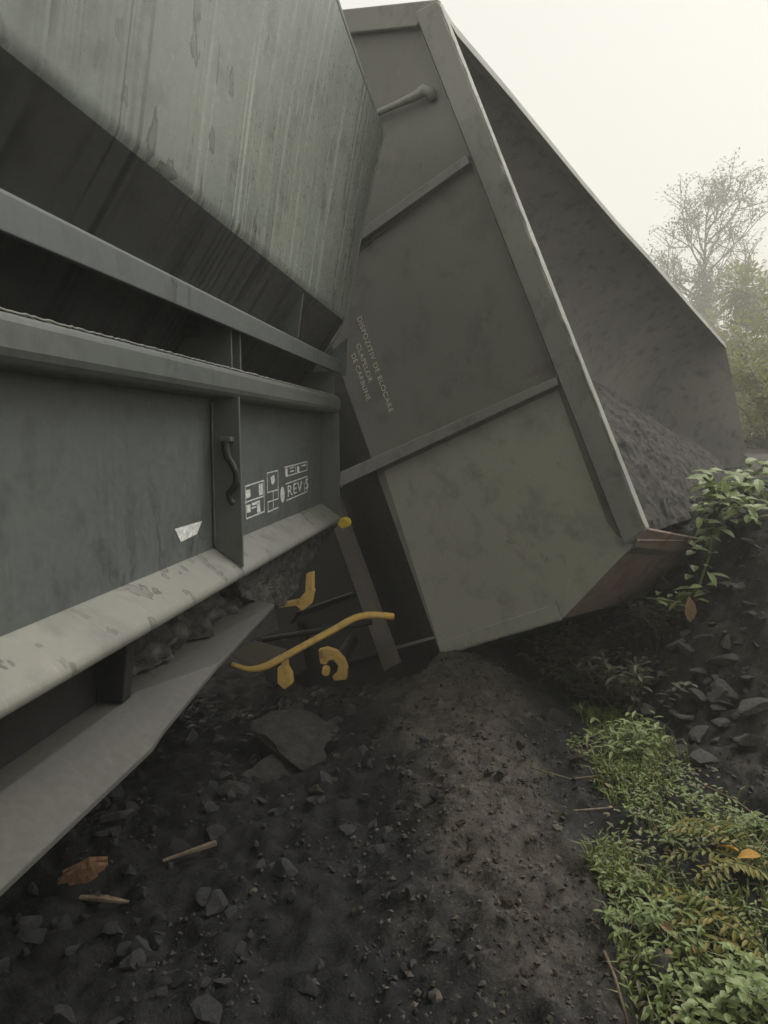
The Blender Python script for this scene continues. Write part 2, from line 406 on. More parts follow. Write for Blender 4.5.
# data panel: white frames and marks on the side panel
dp = 1.0145
def bar(mb, p, q, w=.006):
    a, b = pix_d(*p, dp), pix_d(*q, dp); d = (b-a).normalized(); s = Vector((0, 1, 0)).cross(d)*w*.5
    mb.prism([a-s-d*w*.5, a+s-d*w*.5, b+s+d*w*.5, b-s+d*w*.5], (0, .0012, 0))
def patch(mb, P):
    mb.prism([pix_d(x, y, dp) for x, y in P], (0, .0012, 0))
def zm(x, y): return 235+x*85/768, 450+y*80/723
mb = MB()
for p, q in (((92, 330), (262, 275)), ((92, 475), (262, 415)), ((105, 622), (268, 555)), ((95, 330), (103, 622)), ((262, 275), (266, 560)),
             ((288, 210), (384, 186)), ((292, 212), (294, 380)), ((388, 186), (392, 440)), ((292, 385), (392, 358)), ((296, 472), (392, 440)), ((300, 560), (392, 520)), ((345, 375), (348, 540)), ((298, 480), (302, 556)),
             ((450, 158), (650, 105)), ((462, 240), (652, 182)), ((652, 105), (652, 182)), ((545, 135), (548, 212)), ((460, 308), (652, 238)), ((470, 455), (652, 376)), ((625, 290), (628, 380)), ((652, 240), (652, 376))):
    bar(mb, zm(*p), zm(*q), .0055)
for P in (((98, 365), (138, 355), (140, 425), (100, 440)), ((215, 310), (252, 300), (254, 400), (218, 412)), ((105, 500), (140, 490), (142, 560), (108, 570)),
          ((150, 480), (225, 455), (228, 480), (152, 505)), ((195, 480), (225, 470), (230, 560), (202, 570)), ((150, 520), (190, 506), (191, 520), (151, 535)),
          ((320, 250), (352, 225), (360, 280), (345, 318), (330, 300)), ((455, 170), (476, 165), (476, 232), (458, 236)), ((560, 150), (580, 145), (582, 200), (562, 206)),
          ((496, 160), (530, 150), (530, 162), (497, 172)), ((498, 190), (532, 180), (533, 192), (499, 202)), ((600, 140), (640, 128), (640, 140), (601, 152))):
    patch(mb, [zm(*p) for p in P])
ov = [(430+18*math.cos(k*math.pi/8), 405+72*math.sin(k*math.pi/8)) for k in range(16)]
patch(mb, [zm(*p) for p in ov])
mb.build('data_stencil', M['white'], w1)
mb = MB()
dq = dp
P = [pix_d(x, y, dq) for x, y in ((175, 529), (202, 521), (197, 534), (181, 542))]
mb.prism(P, (0, .0012, 0)); mb.build('reflector_sticker', M['white'], w1)
def lettering(txt, size, name, m, parent, frame, squeeze=1., align='LEFT'):
    cu = bpy.data.curves.new(name, 'FONT'); cu.body = txt; cu.size = size; cu.extrude = .0008; cu.align_x = align; cu.space_character = 1.12
    to = bpy.data.objects.new(name+'_tmp', cu); C.objects.link(to)
    bpy.context.view_layer.update()
    me = bpy.data.meshes.new_from_object(to.evaluated_get(bpy.context.evaluated_depsgraph_get()))
    bpy.data.objects.remove(to); me.name = name
    me.transform(frame @ Matrix.Diagonal((squeeze, 1, 1, 1))); me.materials.clear(); me.materials.append(m)
    o = bpy.data.objects.new(name, me); C.objects.link(o); o.parent = parent; return o
a, b_ = pix_d(*zm(472, 425), dp), pix_d(*zm(620, 362), dp)
ex = (b_-a).normalized(); ez = Vector((0, -1, 0)); ey = ez.cross(ex)
Fm = Matrix((( ex.x, ey.x, ez.x, a.x), (ex.y, ey.y, ez.y, a.y), (ex.z, ey.z, ez.z, a.z), (0, 0, 0, 1)))
o = lettering('REV 5', .082, 'stencil_lettering', M['white'], w1, Fm, 2.1)

# ================================================================== OVERTURNED WAGON
R1 = at_y(640, 541, 4.0); R0 = at_y(437, 0, 4.7); BASE = at_z(440, 657, 0.0)
NE = (R1-R0).cross(R1-BASE).normalized()
if NE.y < 0: NE = -NE
def E(px, py, off=0.): return on_plane(px, py, R1, NE) + NE*off if False else on_plane(px, py, R1+NE*off, NE)
w2 = empty('overturned_wagon', BASE)
tag(w2, 'overturned dark grey coal wagon leaning on its side, its ribbed end wall facing the camera', 'wagon')
def bld(mb, name, m, bevel=0, **k): return mb.build(name, M[m] if isinstance(m, str) else m, w2, off=BASE, bevel=bevel, **k)
Lup = at_y(723, 342, 9.5)-R0
FARLOW = at_y(764, 560, 8.9)
Ll = FARLOW-R1
# end wall outline
OUT = [(436, 2), (638, 542), (562, 619), (441, 655), (376, 470), (345, 384), (215, 8), (216, 20)]
OUT = [(436, 2), (638, 542), (562, 619), (441, 655), (375, 468), (345, 384), (222, 22)]
mb = MB(); mb.prism([E(*p) for p in OUT], NE*.012); bld(mb, 'end_wall', 'end')
# fine plates welded over the end wall
mb = MB(); mb.prism([E(*p, -.009) for p in ((556, 600), (617, 536), (633, 545), (563, 618))], NE*.005); bld(mb, 'corner_plate', 'lowpanel', .002)
mb = MB(); mb.prism([E(*p, -.008) for p in ((437.5, 643), (555, 604), (561, 619), (442, 654))], NE*.004); bld(mb, 'bottom_plate', 'lowpanel', .002)
mb = MB(); mb.prism([E(*p, -.0035) for p in ((384, 471), (558, 390), (606, 520), (622, 543), (563, 617.5), (441.5, 653))], NE*.003); bld(mb, 'lower_panel', 'lowpanel')
# rim frame (square tube) along the top edge of the end wall
mb = MB(); mb.prism([E(*p, -.07) for p in ((436, 0), (645, 530), (624, 546), (414, 12))], NE*.068); bld(mb, 'rim_frame', 'endrib', .010)
mb = MB(); pts = [E(437.5+(645.5-437.5)*k/60, 0+(529)*k/60, -.072) for k in range(61)]
mb.tube([p+Vector((random.uniform(-.002, .002),)*3) for p in pts], [random.uniform(.003, .009) for _ in pts], 6); bld(mb, 'rim_weld', 'endrib', smooth=True)
mb = MB(); mb.prism([E(*p, -.05) for p in ((437, -1), (416, 26), (225, 46), (222, 22))], NE*.048); bld(mb, 'side_band', 'endrib', .008)
# ribs on the end wall
def erib(pts, name='rib', m='endrib', h=.075):
    mb = MB(); mb.prism([E(*p, -h) for p in pts], NE*(h-.002)); return bld(mb, name, m, .005)
erib([(340, 472), (556, 377), (557.5, 385), (340, 487)], h=.06)
erib([(300, 272), (466, 155), (469, 163), (300, 284)], h=.05)
mb = MB(); pp = [E(345, 133, -.03), E(375, 114, -.05), E(400, 103, -.06), E(414, 97, -.06), E(424, 90, -.05), E(430, 92, -.03), E(433, 100, -.01)]
mb.tube(pp, [.02, .02, .022, .028, .034, .034, .03], 8); bld(mb, 'grab_handle', 'endrib', smooth=True)
def bead(p, q, n=50, off=-.004, r0=.003, r1=.008):
    mb = MB(); P = [E(p[0]+(q[0]-p[0])*k/n, p[1]+(q[1]-p[1])*k/n, off) for k in range(n+1)]
    mb.tube([v_+Vector((random.uniform(-.002, .002),)*3) for v_ in P], [random.uniform(r0, r1) for _ in P], 5); bld(mb, 'weld_seam', 'endrib', smooth=True)
bead((341, 487.5), (557, 386)); bead((345, 262), (469, 164)); bead((419, 26), (622, 541), 90); bead((442, 655), (562, 619.5), 40, -.003)
# sloping lower end sheet going in under the body
Wd = (E(347, 473)-E(555, 381)).normalized()
s_top, s_bot = E(222, 22), E(441, 656)
dn = Wd*.55+NE*.30
mb = MB(); mb.prism([s_bot+Vector((0, 0, -.004)), s_bot+dn-Vector((0, 0, .05)), s_top+dn, s_top], NE*.014); bld(mb, 'slope_sheet', 'black')  # down-facing sheet, its shade put into the black colour
mb = MB(); mb.prism([E(393, 647, .03), E(440, 634.5, -.004), E(440.5, 637, -.004), E(393.4, 650, .03)], NE*.01); bld(mb, 'seam_strip', 'end')
# headstock beam and underframe plates
mb = MB(); mb.prism([E(*p, -.05) for p in ((285, 392), (299, 392), (397, 664), (384, 672))], NE*.05); bld(mb, 'headstock', 'brown', .006)
mb = MB(); mb.prism([E(*p, .12) for p in ((270, 392), (345, 392), (440, 690), (300, 735))], NE*.03); bld(mb, 'underframe_plate', 'black', .004)
for P, o_ in ((((255, 500), (330, 520), (356, 593), (297, 613), (280, 640)), -.02), (((300, 616), (357, 596), (378, 655), (315, 672), (300, 640)), .02), (((250, 640), (297, 622), (306, 668), (270, 690)), -.06)):
    mb = MB(); mb.prism([E(*p, o_) for p in P], NE*.06); bld(mb, 'underframe_box', 'black', .004)
mb = MB(); mb.tube([E(298, 611, -.035), E(352, 592.5, -.035)], .004, 6); mb.tube([E(283, 640, -.08), E(297, 635, -.08)], .005, 6); bld(mb, 'edge_strip', 'ledge')
# centre sill and axle beam hidden behind the other wagon
mb = MB(); q = [E(*p, .16) for p in ((150, 100), (250, 80), (395, 560), (330, 600))]; mb.prism(q, (R0+Lup-R0)*.9); bld(mb, 'centre_sill', 'black')
# body sides
def far(p):       # matching point on the far end: blend of the upper and lower length vectors
    k = max(0., min(1.2, (p-R0).dot((R1-R0).normalized())/(R1-R0).length))
    return p + Lup.lerp(Ll, k)
Pn = {k: E(*p) for k, p in dict(A=(437, 0), R=(641, 540), Cc=(562, 620), B=(441, 656), T=(222, 22)).items()}
Pf = {k: far(p) for k, p in Pn.items()}
# upper side: follows the dented outline of the photo's skyline
sk = [(437, 0), (450, 22), (467, 42), (507, 89), (547, 138), (581, 180), (615, 220), (649, 257), (690, 304.5), (723, 342)]
ys = []
for px, py in sk:
    k = (px-437)/(723-437); zi = (1/4.7)*(1-k)+(1/9.5)*k; ys.append(1/zi)
top = [at_y(*p, y) for p, y in zip(sk, ys)]
mb = MB(); nW = 22
Wt = Pn['T']-Pn['A']
def far_of(p, i): return None
def up_pt(i, j, o=0.):
    """hopper shell: down the upper side, round into the floor and out to the lower rim"""
    k = i/(len(top)-1); a = top[i]; d = (R1+Lh_*.02).lerp(R1+Ll, top_k[i])+Vector((0, 0, -.03))
    s_ = j/nW; depth = Wd*1.75
    p1, p2 = a+depth*1.15, d+depth*1.15
    q = a*(1-s_)**3+p1*3*s_*(1-s_)**2+p2*3*s_*s_*(1-s_)+d*s_**3
    w = min(1, j/3)*min(1, (nW-j)/3)
    ctr = (a+d)*.5+depth*.3
    bulge = .035*noise.noise(Vector((i*.7, j*.35, 9)))*w
    return q+(ctr-q).normalized()*(bulge-o*min(1, j/1.5))
Lh_ = Ll.normalized()
top_k = [(t_-top[0]).length/(top[-1]-top[0]).length for t_ in top]
NE_ = 9
def shell_row(i, o):
    n0 = len(top)-1
    row = [up_pt(min(i, n0), j, o) for j in range(nW+1)]
    if i > n0:
        a_ = (i-n0)/NE_*math.pi/2; ctr = (row[0]+row[-1])*.5
        r_ = 1-.35*(1-math.cos(a_)) if i < n0+NE_ else .02
        row = [ctr+(q-ctr)*r_+Lh_*(.28*math.sin(a_)) for q in row]
    return row
for o in (0., .02):
    b0 = len(mb.v); n_r = len(top)+NE_
    for i in range(n_r): mb.v += [tuple(q) for q in shell_row(i, o)]
    for i in range(n_r-1):
        for j in range(nW):
            a = b0+i*(nW+1)+j; mb.f.append((a, a+1, a+nW+2, a+nW+1)); mb.m.append(0)
bld(mb, 'hopper_shell', 'inside', smooth=True)
mb = MB(); rim = []
for i, p in enumerate(top):
    inn = (R1-R0).normalized(); wd = Wt.normalized()
    rim.append([p-wd*.02, p+inn*.10-wd*.02, p+inn*.10+wd*.07, p+wd*.07])
mb.loft(rim); bld(mb, 'side_rim', 'inside', .006)
# floor and lower side
PT = at_y(708, 541, 5.15)
mb = MB(); nA = 8
rc = [E(645, 529), E(564, 618.5)]
rn = (rc[1]-rc[0]).cross(PT-rc[0]).normalized()
Q1, Q2 = on_plane(632, 601, PT, rn), on_plane(688, 574, PT, rn)
mb.prism([rc[0], rc[1], Q1, Q2, PT], (R0-R1).normalized()*.012); bld(mb, 'lower_side', 'rusty')
mb = MB(); mb.prism([Pn['R']+Wd*.02, PT, Pf['R'], Pf['R']+Wd*.4], (R0-R1).normalized()*.012); bld(mb, 'side_plate', 'rusty')
mb = MB(); mb.prism([E(564, 618.5), E(562, 619), E(441, 655), Pf['B'], Q2+Ll*.1, Q2, Q1], (R0-R1).normalized()*.012); bld(mb, 'lower_slope', 'black')  # black here is the underside's shade painted on
# far end wall
# stencilled lettering on the end wall
def text_frame(p0, p1):
    a, b = E(*p0, -.002), E(*p1, -.002); ex = (b-a).normalized(); ez = -NE; ey = ez.cross(ex); a = a-BASE
    return Matrix(((ex.x, ey.x, ez.x, a.x), (ex.y, ey.y, ez.y, a.y), (ex.z, ey.z, ez.z, a.z), (0, 0, 0, 1))), (b-E(*p0, -.002)).length
for txt, p0, p1 in (('DISPOZITIV DE BLOCARE', (357, 318), (389.5, 413)), ('CLAPELOR', (356, 345), (369, 383)), ('DE CARBUNE', (351, 355), (367, 401))):
    Fm, ln = text_frame(p0, p1)
    o = lettering(txt, .062, 'stencil_lettering', M['stencil'], w2, Fm)
    w_ = max(v.co.dot(Fm.to_3x3() @ Vector((1, 0, 0))) for v in o.data.vertices)-Fm.translation.dot(Fm.to_3x3() @ Vector((1, 0, 0)))
    o.data.transform(Fm @ Matrix.Diagonal((ln/w_, 1, 1, 1)) @ Fm.inverted())
# coal still inside
mb = MB(); nx, ny = 120, 64
Vu = (R0-R1).normalized(); Lh = Ll.normalized()
for i in range(nx+1):
    for j in range(ny+1):
        k = i/nx; s = j/ny
        a = (R1+Wd*.05+Vu*.03+Lh*.05).lerp(at_y(748, 500, 8.6), k**1.2)
        lift = 2.35*s*(1-.40*k); deep = .15*s+.75*s*s
        p = a+Wd*deep+Vu*lift
        p -= Wd*(.06*noise.noise(p*2.2)+.022*noise.noise(p*7)+.016*noise.noise(p*16)+.014*noise.noise(p*34))
        mb.v.append(tuple(p))
for i in range(nx):
    for j in range(ny):
        a = i*(ny+1)+j; mb.f.append((a, a+1, a+ny+2, a+ny+1)); mb.m.append(0)
bld(mb, 'coal_load', 'load')
# yellow coupling gear between the two wagons
YB = at_y(300, 640, 4.75)
mb = MB(); rod = [at_y(*p) for p in ((232, 664, 4.25), (248, 669, 4.28), (264, 667, 4.3), (280, 659, 4.33), (310, 642.5, 4.4), (335, 629, 4.47), (350, 620.5, 4.5), (362, 616, 4.52), (376, 615, 4.55), (393, 616.5, 4.6))]
rp = []
for i in range(len(rod)-1):
    for k in range(4):
        q0, q1, q2, q3 = rod[max(i-1, 0)], rod[i], rod[i+1], rod[min(i+2, len(rod)-1)]; t = k/4
        rp.append(.5*((2*q1)+(q2-q0)*t+(2*q0-5*q1+4*q2-q3)*t*t+(3*q1-q0-3*q2+q3)*t**3))
rp.append(rod[-1])
mb.tube(rp, [.012+.010*min(1, i/8) for i in range(len(rp))], 10); bld(mb, 'uncoupling_rod', 'yellow', smooth=True)
mb = MB()       # C-shaped hook plate
oc = [(318, 650), (326, 648), (336, 651), (344, 660), (347, 668), (346, 680), (334, 681), (332, 677), (337, 672), (338, 666), (333, 660), (328, 661), (326, 665), (320, 664)]
P = [at_y(x, y, 4.9) for x, y in oc]; mb.prism(P, (0.01, .05, 0)); bld(mb, 'coupling_hook', 'yellow', .006)
mb = MB(); c_ = at_y(326, 671, 4.88); mb.tube([c_+Vector((0, -.03, 0)), c_+Vector((0, .05, 0))], .028, 12); bld(mb, 'hook_pin', 'yellow', .004)
mb = MB(); P = [at_y(x, y, 4.36) for x, y in ((281, 655), (286, 654), (287, 667), (291, 674), (292, 684), (284, 690), (277, 684), (277, 668), (281, 666))]; mb.prism(P, (.01, .05, 0)); bld(mb, 'coupling_link', 'yellow', .008)
mb = MB(); mb.tube([at_y(352, 640, 5.5), at_y(338, 664, 4.95)], .045, 10); bld(mb, 'drawbar', 'black', smooth=True)
mb = MB(); mb.tube([at_y(262, 640, 5.0), at_y(372, 622, 5.15)], .02, 8); bld(mb, 'brake_pipe', 'black', smooth=True)
# step tread and yellow bracket belong to the upright wagon
Mi = Matrix.Rotation(-math.atan2(u.y, u.x), 4, 'Z')
def w1loc(p): return Mi @ (p-w1.location)
mb = MB(); P = [w1loc(at_y(*p)) for p in ((232, 652, 4.45), (254, 640, 4.65), (287, 649, 4.7), (258, 668, 4.5))]; mb.prism(P, (0, 0, -.03)); mb.build('step_tread', M['brown'], w1, bevel=.004)
mb = MB(); P = [w1loc(at_y(x, y, 4.2)) for x, y in ((278, 604), (298, 600), (305, 592), (306, 574), (313, 572), (313, 590), (314, 591), (311, 604), (302, 611), (296, 606), (279, 608))]
mb.prism(P, (.05, 0, 0)); mb.build('coupling_bracket', M['yellow'], w1, bevel=.005)

# ================================================================== GROUND
def sm(a, b, x):
    t = max(0., min(1., (x-a)/(b-a))); return t*t*(3-2*t)
def gh(x, y):
    xs = 1.50+.08*(4.3-min(y, 6.5))
    A = .18+.80*sm(2.3, 5.0, y)
    h = A*sm(0, 1.05, x-xs) + .25*sm(2.5, 6, x)*sm(3, 8, y)
    h -= .16*sm(2.6, 4.6, y)*math.exp(-((x-xs+.22)/.32)**2)*sm(7.5, 5.5, y)
    h += .09*math.exp(-((x-.42)/.42)**2)*sm(1.6, 3.2, y)*sm(7, 5, y)
    h += .04*math.exp(-((x-.15)/.4)**2-((y-4.0)/.4)**2)
    h -= .15*math.exp(-((x+.50)/.28)**2-((y-3.65)/.30)**2)
    h -= .06*math.exp(-((x+.9)/.4)**2)
    h -= (.15*sm(3.95, 4.7, y)+.45*sm(4.75, 5.4, y))*sm(.5, .1, x)*sm(9, 7, y)
    near = sm(60, 8, math.hypot(x, y-3))
    p = Vector((x, y, 0))
    h += near*(.055*noise.noise(p*1.7)+.042*noise.noise(p*5.1)+.034*noise.noise(p*11.3)+.014*abs(noise.noise(p*19)))
    if abs(x) < 4 and y < 9:
        h += .016*noise.noise(p*26)+.011*noise.noise(p*52)
        rg = 1-abs(noise.noise(p*7+Vector((3, 3, 3))))*2
        h += .022*max(0, rg-.40)
    if x > 1.2 and y < 9:
        kb = sm(1.3, 1.8, x)
        h += kb*(.05*(1-abs(noise.noise(p*4.3))*2)+.035*(1-abs(noise.noise(p*10+Vector((5, 5, 5))))*2)-.03)
    if y > 14: h += .25*noise.noise(p*.15)
    return h
def axis(lo, hi, step, far_, growth=1.16):
    a = []; x = lo
    while x < hi: a.append(x); x += step
    s = step
    while x < far_: a.append(x); s *= growth; x += s
    a.append(far_)
    x = lo; s = step; pre = []
    while x > -far_: s *= growth; x -= s; pre.append(max(x, -far_))
    return pre[::-1]+a
xa = axis(-1.9, 3.3, .021, 160); ya = axis(1.3, 6.6, .024, 160)
mb = MB()
for y in ya:
    for x in xa: mb.v.append((x, y, gh(x, y)))
nxx = len(xa)
for j in range(len(ya)-1):
    for i in range(nxx-1):
        a = j*nxx+i; mb.f.append((a, a+1, a+nxx+1, a+nxx)); mb.m.append(0)
m, nt, b = mat('coal and dirt ground'); N = NT(nt); v = N.coord()
att = N.n('ShaderNodeAttribute'); att.attribute_name = 'dirt'
n1 = N.noise(v, 2.2, 6, .65, .3); n2 = N.noise(v, 16, 6, .7); n3 = N.noise(v, 70, 4, .7)
coalc = N.mix(N.ramp(n2, .4, .65), (.004, .0042, .0045), (.022, .0222, .022))
dirtc = N.mix(N.ramp(n2, .38, .66), (.034, .030, .025), (.092, .082, .066))
dirtc = N.mix(N.ramp(n3, .58, .72, 0, .5), dirtc, (.135, .12, .096))
f = N.math('ADD', att.outputs['Fac'], N.ramp(n1, .3, .7, -.35, .35))
f = N.math('ADD', f, N.ramp(n3, .3, .7, -.15, .15))
col = N.mix(N.ramp(f, .25, .75), coalc, dirtc)
col = N.mix(N.ramp(n3, .64, .72, 0, .4), col, (.055, .052, .045))
N.l(col, b.inputs['Base Color'])
N.l(N.ramp(n2, .3, .7, .5, .92), b.inputs['Roughness']); b.inputs['Specular IOR Level'].default_value = .16
N.bump(N.math('ADD', n3, N.math('MULTIPLY', n2, 1.5)), .7, .012, b)
gr = mb.build('ground', m, None, smooth=True, fix=False); tag(gr, kind='structure')
gr['label'] = 'black coal and brown dirt ground'
at = gr.data.attributes.new('dirt', 'FLOAT', 'POINT'); vals = []
for x, y, z in mb.v:
    d = .80*math.exp(-((x-.48)/.36)**2)*sm(1.2, 2.4, y) + .45*math.exp(-((x-.25)/.5)**2-((y-4.2)/.7)**2)
    d += .45*sm(1.35, 1.8, x)+.5*sm(7, 12, y)
    d -= .4*sm(-.3, -.8, x)
    vals.append(max(0, min(1, d)))
at.data.foreach_set('value', vals)

# ------------------------------------------------------------------ loose rock
def rock_mesh(name, seed, m, flat=.6, sub=2, rough=.35):
    bm = bmesh.new(); bmesh.ops.create_icosphere(bm, subdivisions=sub, radius=1)
    rs = random.Random(seed); o = Vector((rs.random()*50, rs.random()*50, rs.random()*50))
    cuts = [(Vector((rs.gauss(0, 1), rs.gauss(0, 1), rs.gauss(0, 1))).normalized(), rs.uniform(.35, .75)) for _ in range(11)]
    for vv in bm.verts:
        p = vv.co.copy()
        for nrm, dd in cuts:
            e = p.dot(nrm)-dd
            if e > 0: p -= nrm*e
        p *= 1+rough*noise.noise(p*1.6+o)+rough*.4*noise.noise(p*4+o)
        vv.co = Vector((p.x, p.y*rs.uniform(.98, 1.02)*.8, p.z*flat))
    me = bpy.data.meshes.new(name); bm.to_mesh(me); bm.free(); me.materials.append(m); return me
def put_rock(name, me, x, y, s, label, cat, group=None, sink=.25, rot=None, z=None):
    o = bpy.data.objects.new(name, me); C.objects.link(o)
    o.location = (x, y, (gh(x, y) if z is None else z)+s*me_h(me)*(1-2*sink)*.5); o.scale = (s, s, s)
    o.rotation_euler = rot or (random.uniform(-.3, .3), random.uniform(-.3, .3), random.uniform(0, 6.28))
    return tag(o, label, cat, group)
def me_h(me):
    if me.name not in me_h.c: me_h.c[me.name] = max(v.co.z for v in me.vertices)*2
    return me_h.c[me.name]
me_h.c = {}
def in_view(p, mar=0):
    q = project(p); return q and -mar < q[0] < 768+mar and 0 < q[1] < 1024+mar
def in_strip(x, y):      # grass strip
    xl = .68+.20*(y-2)+.16*noise.noise(Vector((x*1.5, y*2.2, 4)))+.07*noise.noise(Vector((x*7, y*7, 4)))
    xr = 1.50-.02*(y-3)+.12*noise.noise(Vector((x*2+9, y*2.2, 1)))
    return xl < x < xr and 1.5 < y < 4.6
coalm = [rock_mesh('coal_lump', 10+k, M['coal'], .5+.08*k) for k in range(7)]
slabm = [rock_mesh('shale_lump', 40+k, M['slab'], .26+.06*k, 3, .16) for k in range(7)]
palem = [rock_mesh('pale_pebble', 70+k, M['pale'], .6) for k in range(4)]
clodm = [rock_mesh('dirt_clod', 90+k, M['brownstone'], .6, rough=.5) for k in range(4)]
rd = random.Random(3)
cnt = 0
while cnt < 230:
    y = rd.uniform(1.7, 4.6); x = rd.uniform(-1.7, .3); p = Vector((x, y, 0))
    if not in_view(p): continue
    if rd.random() > math.exp(-max(0, x+.5)/.42): continue
    s = rd.choice((.02, .025, .03, .035, .045, .06))
    put_rock('coal_lump', coalm[cnt % 7], x, y, s, 'small black coal lump strewn among others in the dark beside the upright wagon', 'coal lump', 'black coal lumps under and beside the upright wagon'); cnt += 1
cnt = 0
while cnt < 240:
    y = rd.uniform(2.9, 6.0); x = rd.uniform(1.45, 3.2); p = Vector((x, y, gh(x, y)))
    if not in_view(p) or (x < 1.7 and y < 3.3): continue
    s = rd.choice((.02, .025, .03, .035, .04, .05, .07, .10)) * (1.15 if y < 4 else 1)
    put_rock('shale_lump', slabm[cnt % 7], x, y, s, 'flat grey shale lump among many on the bank at right', 'stone', 'grey shale lumps on the right bank', .08, (rd.uniform(-.5, .5), rd.uniform(-.5, .5), rd.uniform(0, 6.28))); cnt += 1
cnt = 0
while cnt < 40:
    y = rd.uniform(1.75, 4.6); x = rd.gauss(.25, .45); p = Vector((x, y, 0))
    if not in_view(p) or in_strip(x, y): continue
    s = rd.choice((.008, .01, .012, .016, .02))
    put_rock('pale_pebble', palem[cnt % 4], x, y, s, 'small pale pebble scattered on the dark dirt in the foreground', 'pebble', 'pale pebbles on the dirt'); cnt += 1
cnt = 0
while cnt < 70:
    y = rd.uniform(2.0, 4.8); x = rd.gauss(.38, .32); p = Vector((x, y, 0))
    if not in_view(p) or in_strip(x, y): continue
    s = rd.choice((.012, .018, .022, .03, .04))
    put_rock('dirt_clod', clodm[cnt % 4], x, y, s, 'crumbly brown dirt clod on the mound in front of the overturned wagon', 'dirt clod', 'brown dirt clods on the mound'); cnt += 1
def spot(px, py): 
    p = at_z(px, py, 0.); 
    for _ in range(6): p = at_z(px, py, gh(p.x, p.y))
    return p
p = spot(435, 1003); put_rock('pale_stone', palem[0], p.x, p.y, .036, 'pale tan stone, largest one in the dirt at the bottom edge', 'stone')
p = spot(278, 866); put_rock('grey_stone', slabm[4], p.x, p.y, .034, 'grey brown angular stone below the dark coal slabs', 'stone')
p = spot(388, 830); put_rock('grey_stone', slabm[5], p.x, p.y, .03, 'grey angular stone on the middle of the dirt mound', 'stone')
p = spot(312, 985); put_rock('grey_stone', slabm[2], p.x, p.y, .026, 'small grey stone left of the largest pale stone', 'stone')
p = spot(318, 742); put_rock('coal_slab', rock_mesh('coal_slab', 5, M['darkslab'], .22, 3, .2), p.x, p.y, .33, 'large dark coal slab tilted in the hollow under the yellow rod', 'coal slab', None, .3, (R(13), R(12), R(15)))
p = spot(283, 776); put_rock('coal_slab', rock_mesh('coal_slab', 6, M['darkslab'], .3, 3, .2), p.x, p.y, .22, 'dark coal slab in front of the largest slab, lower in the hollow', 'coal slab', None, .3, (R(22), R(16), R(40)))
p = spot(232, 795); put_rock('coal_slab', rock_mesh('coal_slab', 8, M['darkslab'], .4, 3, .2), p.x, p.y, .12, 'smaller dark coal slab at the left end of the hollow', 'coal slab', None, .3, (R(-10), R(10), R(10)))
p = spot(112, 822); put_rock('coal_slab', rock_mesh('coal_slab', 9, M['darkslab'], .5, 3, .2), p.x, p.y, .09, 'dark grey coal lump behind the orange wood splinter', 'coal slab', None, .2)
p = spot(700, 758); put_rock('shale_slab', slabm[2], p.x, p.y, .11, 'large grey shale slab at the foot of the bank', 'stone', None, .2, (R(8), R(-6), R(20)))
p = spot(752, 735); put_rock('shale_slab', slabm[0], p.x, p.y, .13, 'large flat shale slab on the bank at the right edge', 'stone', None, .2, (R(10), R(-10), R(-20)))
p = spot(660, 975); put_rock('grey_stone', slabm[6], p.x, p.y, .055, 'dark round stone in the grass beside the tan leaf', 'stone', None, .3)
# splintered wood
p = spot(91, 884)
mb = MB(); rs = random.Random(4)
for k in range(9):
    L = rs.uniform(.06, .12); oy = rs.uniform(-.022, .022); ox = rs.uniform(-.03, .02); z = .01+rs.uniform(0, .022); w = rs.uniform(.008, .016)
    mb.loft([[(ox-L+rs.uniform(-.02, .02), oy-w*.4, z-.003), (ox-L, oy+w*.4, z-.003), (ox-L, oy+w*.3, z+.004), (ox-L, oy-w*.3, z+.004)],
             [(ox, oy-w, z-.008), (ox, oy+w, z-.008), (ox, oy+w*.8, z+.012), (ox, oy-w*.8, z+.012)],
             [(ox+L*.6, oy-w*.5, z-.003), (ox+L*.6, oy+w*.5, z-.003), (ox+L*.62, oy+w*.4, z+.004), (ox+L*.6, oy-w*.4, z+.004)]])
o = mb.build('wood_splinter', M['orange'], None, bevel=.002); o.location = p+Vector((0, 0, .02)); o.rotation_euler = (R(12), R(-8), R(20)); o.scale = (.8, 1.2, 2.0)
tag(o, 'splintered orange brown piece of broken wood under the wagon flange', 'wood splinter')
mb = MB(); p = spot(105, 905); mb.loft([[(-.09, -.008, 0), (-.09, .012, 0), (-.09, .01, .008), (-.09, -.006, .008)], [(0, -.014, .004), (0, .014, .004), (0, .012, .016), (0, -.012, .016)], [(.09, -.006, 0), (.09, .006, 0), (.09, .005, .006), (.09, -.005, .006)]])
o = mb.build('wood_splinter', M['twig'], None, bevel=.002); o.location = p+Vector((0, 0, .015)); o.rotation_euler = (0, R(4), R(-2)); tag(o, 'thin grey brown splinter just in front of the orange wood', 'wood splinter')
mb = MB(); p = spot(190, 858); mb.loft([[(-.10, -.005, 0), (-.10, .008, 0), (-.10, .006, .008), (-.10, -.004, .008)], [(.10, -.012, .02), (.10, .012, .02), (.10, .01, .035), (.10, -.01, .035)]])
o = mb.build('wood_splinter', M['twig'], None, bevel=.002); o.location = p+Vector((0, 0, .01)); o.rotation_euler = (0, 0, R(25)); tag(o, 'long brown splinter lying on black coal right of the orange wood', 'wood splinter')
